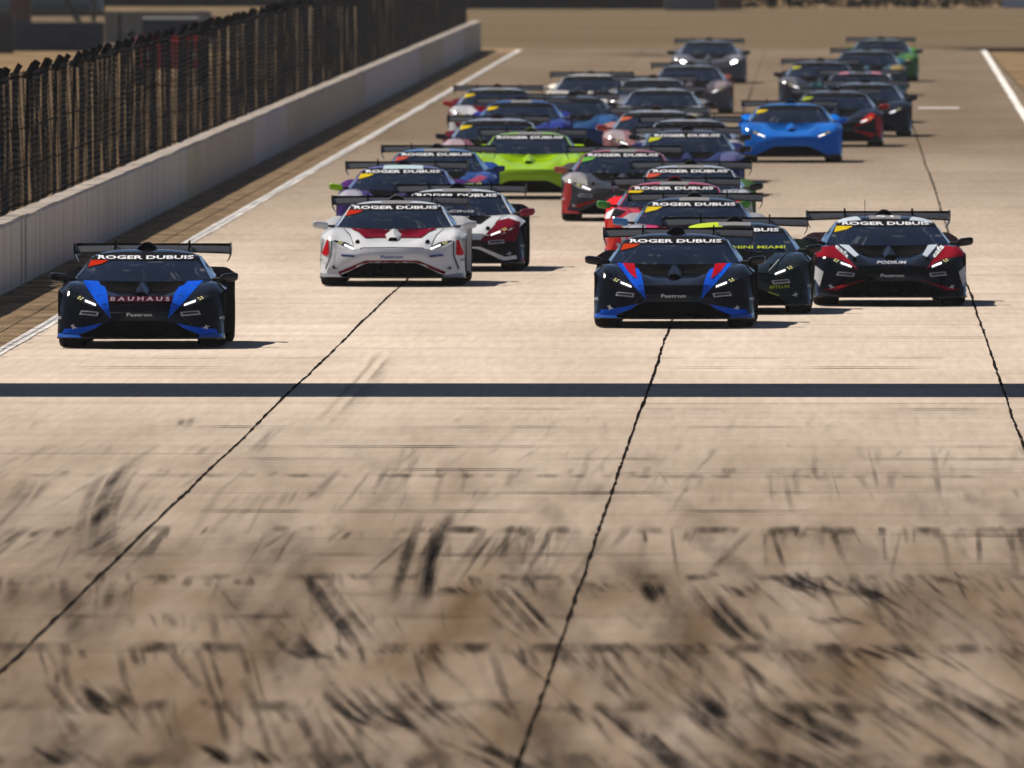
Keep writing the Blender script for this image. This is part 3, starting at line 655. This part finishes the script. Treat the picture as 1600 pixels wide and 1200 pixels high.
cars = [
 ('black race car with broad blue hood stripes and lettered nose, alone beside the wall', 230, 389, 0, dict(body=K, lip=lipb, polys=[(stripe, BLU), (low, BLU)], sticker=(.45, .025, .008),
   text=[('B A U H A U S', 0, .545, .68, .042, (.30, .24, .29))], single=[(((-.37,.575),(.37,.575),(.36,.515),(-.36,.515)), (.035, .004, .012))])),
 ('black race car with red and blue hood stripes leading the centre of the pack', 1057, 364, -.4, dict(body=K, lip=lipb, polys=[(stripe, BLU), (low, BLU), ([(.625,.746),(.485,.742),(.44,.575),(.50,.615),(.57,.675)], (.36, .006, .02))], sticker=(.45, .04, .01))),
 ('dark green-black race car with yellow lettering, half hidden behind the red-and-blue striped black car', 1148, 347, .3, dict(body=(.008, .014, .013), roof=(.012, .02, .03), scoop=(.02, .02, .012), mark=(.45, .47, .42), bar=(.05, .06, .05),
   top=[([(-.58,2.05),(-.15,2.05),(-.15,2.6),(-.55,2.6)], (.45, .58, .05)), numpatch], text=[('LAMBORGHINI MIAMI', 0, .79, 1.25, .036, (.42, .50, .04)), ('BITLUX', .56, .335, .24, .035, (.40, .48, .05), 0, .03), ('BITLUX', -.56, .335, .24, .035, (.40, .48, .05), 0, -.03)],
   polys=[([(.42,.53),(.435,.53),(.56,.66),(.55,.665)], (.4, .42, .4)), ([(.40,.275),(.41,.285),(.56,.235),(.55,.228)], (.4, .48, .05))])),
 ('black race car with dark red fenders and white cowl patches, furthest right in front', 1381, 337, 2.4, dict(body=K, side=(.02, .012, .016), sticker=YEL, antenna=True,
   polys=[([(.93,.66),(.86,.725),(.70,.74),(.60,.66),(.42,.45),(.52,.52),(.64,.575),(.78,.605),(.93,.61)], (.26, .008, .022)), ([(.30,.338),(.36,.331),(.70,.19),(.86,.20),(.72,.235)], (.24, .008, .02)), ([(.50,.738),(.62,.745),(.45,.60),(.40,.625)], PALE), ([(.84,.42),(.935,.50),(.945,.35),(.89,.24)], (.5, .52, .56))],
   top=[([(.30,2.08),(.60,2.1),(.58,2.5),(.36,2.5)], PALE), ([(-.60,2.1),(-.30,2.08),(-.36,2.5),(-.58,2.5)], PALE), numpatch],
   text=[('PODIUM', .0, .53, .36, .034, (.5, .5, .54), .5), ('eafa', .60, .665, .20, .06, WH, 0, .75), ('eafa', -.60, .665, .20, .06, WH, 0, -.75), ('51', 0, 2.27, .22, .16, WH, 0, 0, .02, True)])),
 ('white race car with maroon hood recess and red triangles, second from the wall', 620, 313, 0, dict(body=WH, lip=(.30, .31, .33), mirror=(.55, .57, .6), vent=MAR, side=(.35, .36, .38), sticker=(.42, .025, .01), fastron=(.02, .08, .30), plate=(.60, .62, .65), bar=(.02, .06, .22), mark=(.05, .05, .06), fin=WH,
   polys=[outline, ([(.84,.60),(.865,.60),(.94,.40),(.86,.40),(.83,.42)], RED), ([(.02,.742),(.60,.747),(.47,.70),(.37,.625),(.09,.622),(.06,.66)], MAR), contour], top=[numpatch])),
 ('white race car with maroon and black front corner, tucked behind the white lead car', 715, 294.5, 0, dict(body=WH, mirror=(.22, .01, .03), corner=K, side=K, mark=(.45, .46, .5),
   polys=[([(.0,.36),(.36,.42),(.60,.68),(.74,.715),(.90,.66),(.84,.40),(.5,.36)], MAR), ([(0,.42),(.33,.43),(.42,.40),(.80,.41),(.865,.22),(.70,.195),(.36,.337),(0,.342)], (.015, .014, .018))], top=[numpatch], text=[('RACING', 0, .785, .5, .03, (.5, .5, .52))])),
 ('dark race car with blue mirrors and a pink nose, behind the striped black leader', 1085, 308, 0, dict(body=(.40, .03, .12), side=(.25, .26, .3), roof=(.03, .035, .045), mirror=(.06, .22, .45), fender=(.5, .5, .52), sticker=YEL, top=[numpatch], polys=[([(.30,.70),(.62,.74),(.66,.66),(.40,.52)], (.5, .05, .16))])),
 ('red race car with green mirrors and orange-red corners, in the centre column', 1054, 283.5, 0, dict(body=(.62, .02, .03), mirror=(.05, .30, .04), corner=(.62, .05, .015), lip=(.02, .03, .25), sticker=YEL, roof=(.62, .04, .05), top=[numpatch], polys=[([(.66,.70),(.80,.735),(.93,.66),(.80,.62)], (.02, .02, .025)), ([(.82,.74),(.93,.67),(.95,.60),(.88,.60)], WH)])),
 ('purple race car with lime green mirrors and white fenders, near the white edge line', 631, 258, 0, dict(body=(.045, .018, .12), fender=(.50, .48, .56), mirror=(.30, .58, .01), roof=(.14, .10, .36), side=(.06, .02, .12), sticker=YEL, top=[([(-.30,2.05),(.30,2.05),(.28,2.6),(-.28,2.6)], (.42, .55, .60))])),
 ('white-roofed race car with black mirrors directly behind the red car', 1079, 257.5, 0, dict(body=(.45, .47, .48), roof=(.55, .60, .64), side=(.05, .10, .04), sticker=(.50, .08, .05), top=[numpatch])),
 ('blue race car with pale blue roof ends, half hidden behind the purple car', 683, 232, 0, dict(body=(.015, .055, .24), fender=(.03, .07, .28), roof=(.10, .26, .55), mirror=(.012, .04, .16), sticker=(.45, .07, .05), top=[numpatch], polys=[([(.50,.60),(.70,.70),(.82,.66),(.66,.58)], (.30, .06, .12)), ([(.86,.55),(.94,.55),(.95,.3),(.9,.3)], WH)])),
 ('charcoal race car with red lower bumper and salmon roof', 974, 233, 0, dict(body=(.055, .055, .06), fender=(.42, .40, .38), roof=(.50, .10, .08), mirror=(.50, .13, .07), sticker=(.12, .38, .06), lip=(.30, .02, .015), corner=(.35, .03, .02), top=[numpatch], polys=[([(.36,.345),(.84,.24),(.70,.20),(.40,.32)], (.34, .02, .015))])),
 ('bright lime green race car', 829, 206, 0, dict(body=(.36, .62, .004), mirror=(.36, .62, .004), vent=(.25, .45, .004), top=[numpatch])),
 ('dark grey and navy race car just ahead of two silver-roofed cars', 1074, 203, 0, dict(body=(.02, .022, .10), roof=(.07, .075, .09), fender=(.10, .10, .22), sticker=(.45, .5, .03))),
 ('silver-roofed race car packed close behind the navy one', 1078, 186, 0, dict(body=(.10, .10, .12), roof=(.42, .43, .46), fender=(.35, .33, .32))),
 ('silver race car with red roof corner behind the silver-roofed pair', 1026, 172, 0, dict(body=(.30, .14, .14), roof=(.48, .49, .51), fender=(.50, .40, .40), mirror=(.4, .05, .05), sticker=(.5, .12, .06))),
 ('grey race car with red front corner behind the lime green car', 777, 185, 0, dict(body=(.20, .06, .07), roof=(.42, .45, .50), fender=(.55, .40, .42), sticker=YEL, side=(.08, .01, .02))),
 ('navy race car with royal blue roof in the left column', 815, 156.5, 0, dict(body=(.02, .03, .20), roof=(.04, .13, .50), sticker=YEL, fender=(.02, .035, .25), top=[numpatch])),
 ('dark blue race car with grey windows, right of the blue-roofed one', 893, 150, 0, dict(body=(.012, .06, .18), roof=(.09, .09, .10), fender=(.02, .10, .28), mirror=(.3, .03, .02))),
 ('white and maroon race car with red mirrors, last in the left column', 777, 137, 0, dict(body=(.60, .60, .62), roof=(.58, .61, .66), mirror=(.55, .02, .02), vent=MAR, side=(.10, .01, .02), sticker=YEL, top=[numpatch], polys=[([(0,.36),(.45,.42),(.84,.42),(.70,.20),(.36,.337),(0,.342)], MAR)])),
 ('silver-grey race car in the middle of the far pack', 1034, 138, 0, dict(body=(.16, .16, .17), roof=(.40, .43, .47), fender=(.45, .44, .42))),
 ('pale grey race car right behind the silver-grey one', 1020, 122, 0, dict(body=(.14, .14, .15), roof=(.38, .41, .43))),
 ('cream white race car far back on the left of the pack', 924, 115.5, 0, dict(body=(.75, .70, .60), roof=(.80, .76, .68), mirror=(.6, .55, .48), fin=(.7, .66, .58))),
 ('grey race car with brownish red flank ahead of the one with lit headlights', 1079, 101, 0, dict(body=(.12, .10, .10), roof=(.26, .28, .31), side=(.20, .06, .05), fender=(.28, .22, .22))),
 ('rearmost centre race car with bright headlights on', 1108, 63, 0, dict(body=(.10, .10, .11), roof=(.28, .30, .35), fender=(.22, .22, .24), lamps=True)),
 ('bright blue race car leading the right column of the far pack', 1235, 161, .5, dict(body=(.004, .15, .62), mirror=(.004, .15, .62), vent=(.003, .07, .28), roof=(.02, .19, .60), sticker=YEL, fastron=False)),
 ('black race car with red nose stripes behind the bright blue one', 1305, 141.5, 0, dict(body=(.012, .011, .013), mirror=(.55, .02, .012), roof=(.16, .17, .19), sticker=(.3, .4, .05), corner=(.50, .012, .01), polys=[([(.36,.40),(.55,.56),(.70,.66),(.80,.63),(.72,.53),(.5,.43)], (.52, .012, .01)), ([(.34,.35),(.84,.25),(.70,.19),(.36,.335)], (.52, .012, .01))])),
 ('plain black race car right of the red-striped one', 1352, 129, 0, dict(body=(.012, .013, .018), roof=(.22, .25, .30))),
 ('grey race car with pink roof spots deep in the right column', 1344, 112, 0, dict(body=(.07, .07, .08), roof=(.25, .25, .27), side=(.02, .09, .10), mirror=(.02, .15, .16), top=[([(-.45,2.15),(-.25,2.15),(-.25,2.5),(-.45,2.5)], (.5, .2, .3)), ([(.25,2.15),(.45,2.15),(.45,2.5),(.25,2.5)], (.5, .2, .3))])),
 ('dark grey race car on the inner side of the right column', 1282, 95, 0, dict(body=(.03, .03, .035), roof=(.17, .18, .22), sticker=(.4, .4, .05), fender=(.16, .15, .15))),
 ('slate race car with a golden front corner near the back on the right', 1355, 78, 0, dict(body=(.05, .09, .12), roof=(.18, .25, .28), fender=(.30, .22, .05), side=(.02, .08, .14))),
 ('rearmost race car on the right with green sides', 1377, 61, 0, dict(body=(.05, .16, .03), roof=(.20, .26, .25), side=(.05, .22, .02), fender=(.08, .20, .03), mirror=(.02, .02, .12))),
]
for lab, px, ry, yaw, liv in cars: race_car(lab, px, ry, liv, yaw)

# ------------------------------------------------------------------ beyond the fence and at the far end
def slab_thing(name, label, cat, x0, x1, yb, yt, m, thick=.6, group=None, hgt=None, bevel=.03):
    s = (yb-VPY)/CAM_H; h = hgt or (yb-yt)/s; a = (x0-VPX)/s; b_ = (x1-VPX)/s; D = F_PX/s
    o = link(name, MB().prism([(a-(a+b_)/2, 0), (b_-(a+b_)/2, 0), (b_-(a+b_)/2, h), (a-(a+b_)/2, h)], 'y', 0, thick).mesh(name, bevel=bevel), m, None, ((a+b_)/2, D, -.06))
    return tag(o, label, cat, group)
# pieces seen past the end of the wall
M_slate = noise_mat('slate', (.018, .032, .055), (.028, .045, .07), 3, .6); M_dark = mat('dark_box', (.006, .006, .007), .6)
slab_thing('block_barrier', 'slate blue block barrier standing beyond the fence', 'barrier', 22, 161, 77, 32, M_slate, .8)
slab_thing('equipment_case', 'black equipment case at the left edge beyond the fence', 'case', -30, 21, 80, 20, M_dark, .8)
bw = slab_thing('boundary_wall', 'beige concrete boundary wall behind the red off-road car', 'wall', 163, 330, 66, 15, wall_mat('bwall', (.17, .155, .13), (.26, .235, .2)), .3)
slab_thing('marker_post', 'thin dark post in front of the beige boundary wall', 'post', 184, 190, 67, 19, M_dark, .12, bevel=.01)
slab_thing('grey_bollard', 'pale grey bollard right of the red off-road car', 'bollard', 305, 324, 60, 14, mat('bollard', (.25, .26, .30), .7), .35)
slab_thing('fuel_can', 'small dark red can beyond the fence', 'can', 328, 338, 58, 23, mat('can', (.16, .01, .01), .5), .25)
slab_thing('tool_cabinet', 'dark red cabinet at the top left corner', 'cabinet', 16, 48, 34, -30, mat('cabinet', (.09, .012, .01), .5), .6)
slab_thing('yellow_crate', 'yellow-green crate beside the dark red cabinet', 'crate', 24, 40, 33, 22, mat('crate', (.22, .20, .02), .6), .5)
s7 = (33-VPY)/CAM_H; D7 = F_PX/s7; q7 = lambda x, y: ((x-VPX)/s7, 0, (33-y)/s7)
fr = empty('support_frame', (0, D7, -.06)); tag(fr, 'dark steel frame with a slanted brace above the slate barrier', 'frame')
link('upright', MB().tube(q7(146, 33), q7(146, -60), .09, 8).mesh('upright'), M_dark, fr); link('brace', MB().tube(q7(124, 33), q7(92, -20), .11, 8).mesh('brace'), M_dark, fr)
link('crossbar', MB().tube(q7(60, -30), q7(150, -30), .08, 8).mesh('crossbar'), M_dark, fr)
bo = grid_mesh('boat', [[(x*w, y, z) for x, z in ((-1, 1), (-.8, .4), (0, 0), (.8, .4), (1, 1))] for y, w, z in ((0, .1, 0), (.6, .8, 0), (2.5, 1, 0), (4.5, .9, 0))], 3, 3)
bo.transform(Matrix.Rotation(math.radians(80), 4, 'Z') @ Matrix.Diagonal((.8, .9, .75, 1)))
tag(link('covered_boat', bo, mat('boat', (.10, .17, .24), .5), None, ((150-VPX)/s7, D7+6, .3)), 'blue tarpaulin covered boat hull above the slate barrier', 'boat')
M_navy = mat('far_navy', (.003, .007, .018), .9, spec=0)
slab_thing('shade_backdrop', 'dark added shed behind the clutter at the top left', 'backdrop', -120, 158, 24, -80, mat('backdrop', (.012, .013, .016), .9, spec=0), 4)  # dark slab added to stand in for the shaded background
slab_thing('far_barrier', 'dark navy barrier at the far end behind the fence', 'barrier', 120, 560, 8, -60, M_navy, 1)
slab_thing('navy_trailer', 'navy trailer side across the far end of the straight', 'trailer', 700, 1036, 13, -70, M_navy, 2.5)
slab_thing('grey_container', 'grey container at the far end of the straight', 'container', 1037, 1120, 15, -70, mat('far_grey', (.14, .135, .13), .7), 2.5)
slab_thing('brown_container', 'red-brown container at the far end of the straight', 'container', 1121, 1160, 13, -70, mat('far_red', (.11, .03, .02), .7), 2.5)
slab_thing('white_block', 'white block in the top right corner', 'block', 1566, 1640, 10, -40, mat('far_white', (.65, .63, .60), .7), 2)
# hedge: leaves
rng = np.random.RandomState(3); v, f = [], []
s8 = (10-VPY)/CAM_H; a8, b8, D8 = (1161-VPX)/s8, (1562-VPX)/s8, F_PX/s8
for i in range(5000):
    c = np.array([rng.uniform(a8, b8), D8+rng.uniform(0, 1.6), rng.uniform(0, 2.3)]); r = rng.normal(size=(3, 3))*.11; n = len(v)
    v += [tuple(c+q) for q in r]; f.append((n, n+1, n+2))
hd = tag(link('hedge', mesh('hedge', v, f), noise_mat('hedge', (.012, .010, .005), (.03, .024, .011), 3, .8)), 'dark olive hedge along the far end of the straight', 'hedge')

# red off-road car behind the fence
sj = (27-VPY)/(CAM_H-1.72); jp = empty('off_road_car', ((264-VPX)/sj, F_PX/sj, -.06)); tag(jp, 'red off-road car with black roof parked beyond the fence', 'car')
MR = paint((.42, .02, .02)); 
link('body', MB().prism([(0,.45),(.05,1.16),(1.1,1.29),(1.2,1.30),(4.0,1.28),(4.05,.45)], 'x', -.88, .88).mesh('body', bevel=.05), MR, jp)
link('windshield', MB().prism([(1.15,1.305),(1.5,1.70),(1.55,1.70),(1.2,1.305)], 'x', -.70, .70).mesh('windshield'), M_lens, jp)
link('roof', MB().prism([(1.48,1.702),(1.7,1.80),(3.8,1.78),(3.95,1.25),(1.4,1.25),(1.57,1.68)], 'x', -.74, .74).mesh('roof', bevel=.04), mat('soft_top', (.012, .013, .016), .5), jp)
for sx in (-1, 1):
    link('wing_mirror', blob(sx*1.03, 1.3, 1.34, .11, .06, .09, name='wing_mirror'), M_carbon, jp)
    link('headlight', MB().tube((sx*.6, -.02, .8), (sx*.6, .06, .8), .1, 14).mesh('headlight'), mat('jeep_lamp', (.6, .6, .6), .2), jp)
    for y in (.75, 3.3):
        wh = empty('wheel', (sx*.8, y, .38), 0, jp); wh.scale = (.8, 1.15, 1.15); wh.rotation_euler = (0, 0, 0 if sx > 0 else math.pi)
        link('tyre', ME['tyre'], M_rub, wh); link('rim', ME['rim'], M_rim, wh)

# ------------------------------------------------------------------ warm hazy air over the hot concrete
hz = MB().box((-2600, -320, -1.2), (2600, 4600, 10.5)).mesh('haze'); ho = link('haze', hz, None); tag(ho, kind='stuff')
hm = bpy.data.materials.new('haze'); hm.use_nodes = True; hn = hm.node_tree.nodes; hn.clear()
hv = hn.new('ShaderNodeVolumePrincipled'); hv.inputs['Color'].default_value = (.95, .93, .90, 1); hv.inputs['Density'].default_value = .00006; hv.inputs['Anisotropy'].default_value = 0
hmo = hn.new('ShaderNodeOutputMaterial'); hm.node_tree.links.new(hv.outputs[0], hmo.inputs['Volume'])
ho.material_slots[0].link = 'OBJECT'; ho.material_slots[0].material = hm; ho.display_type = 'WIRE'
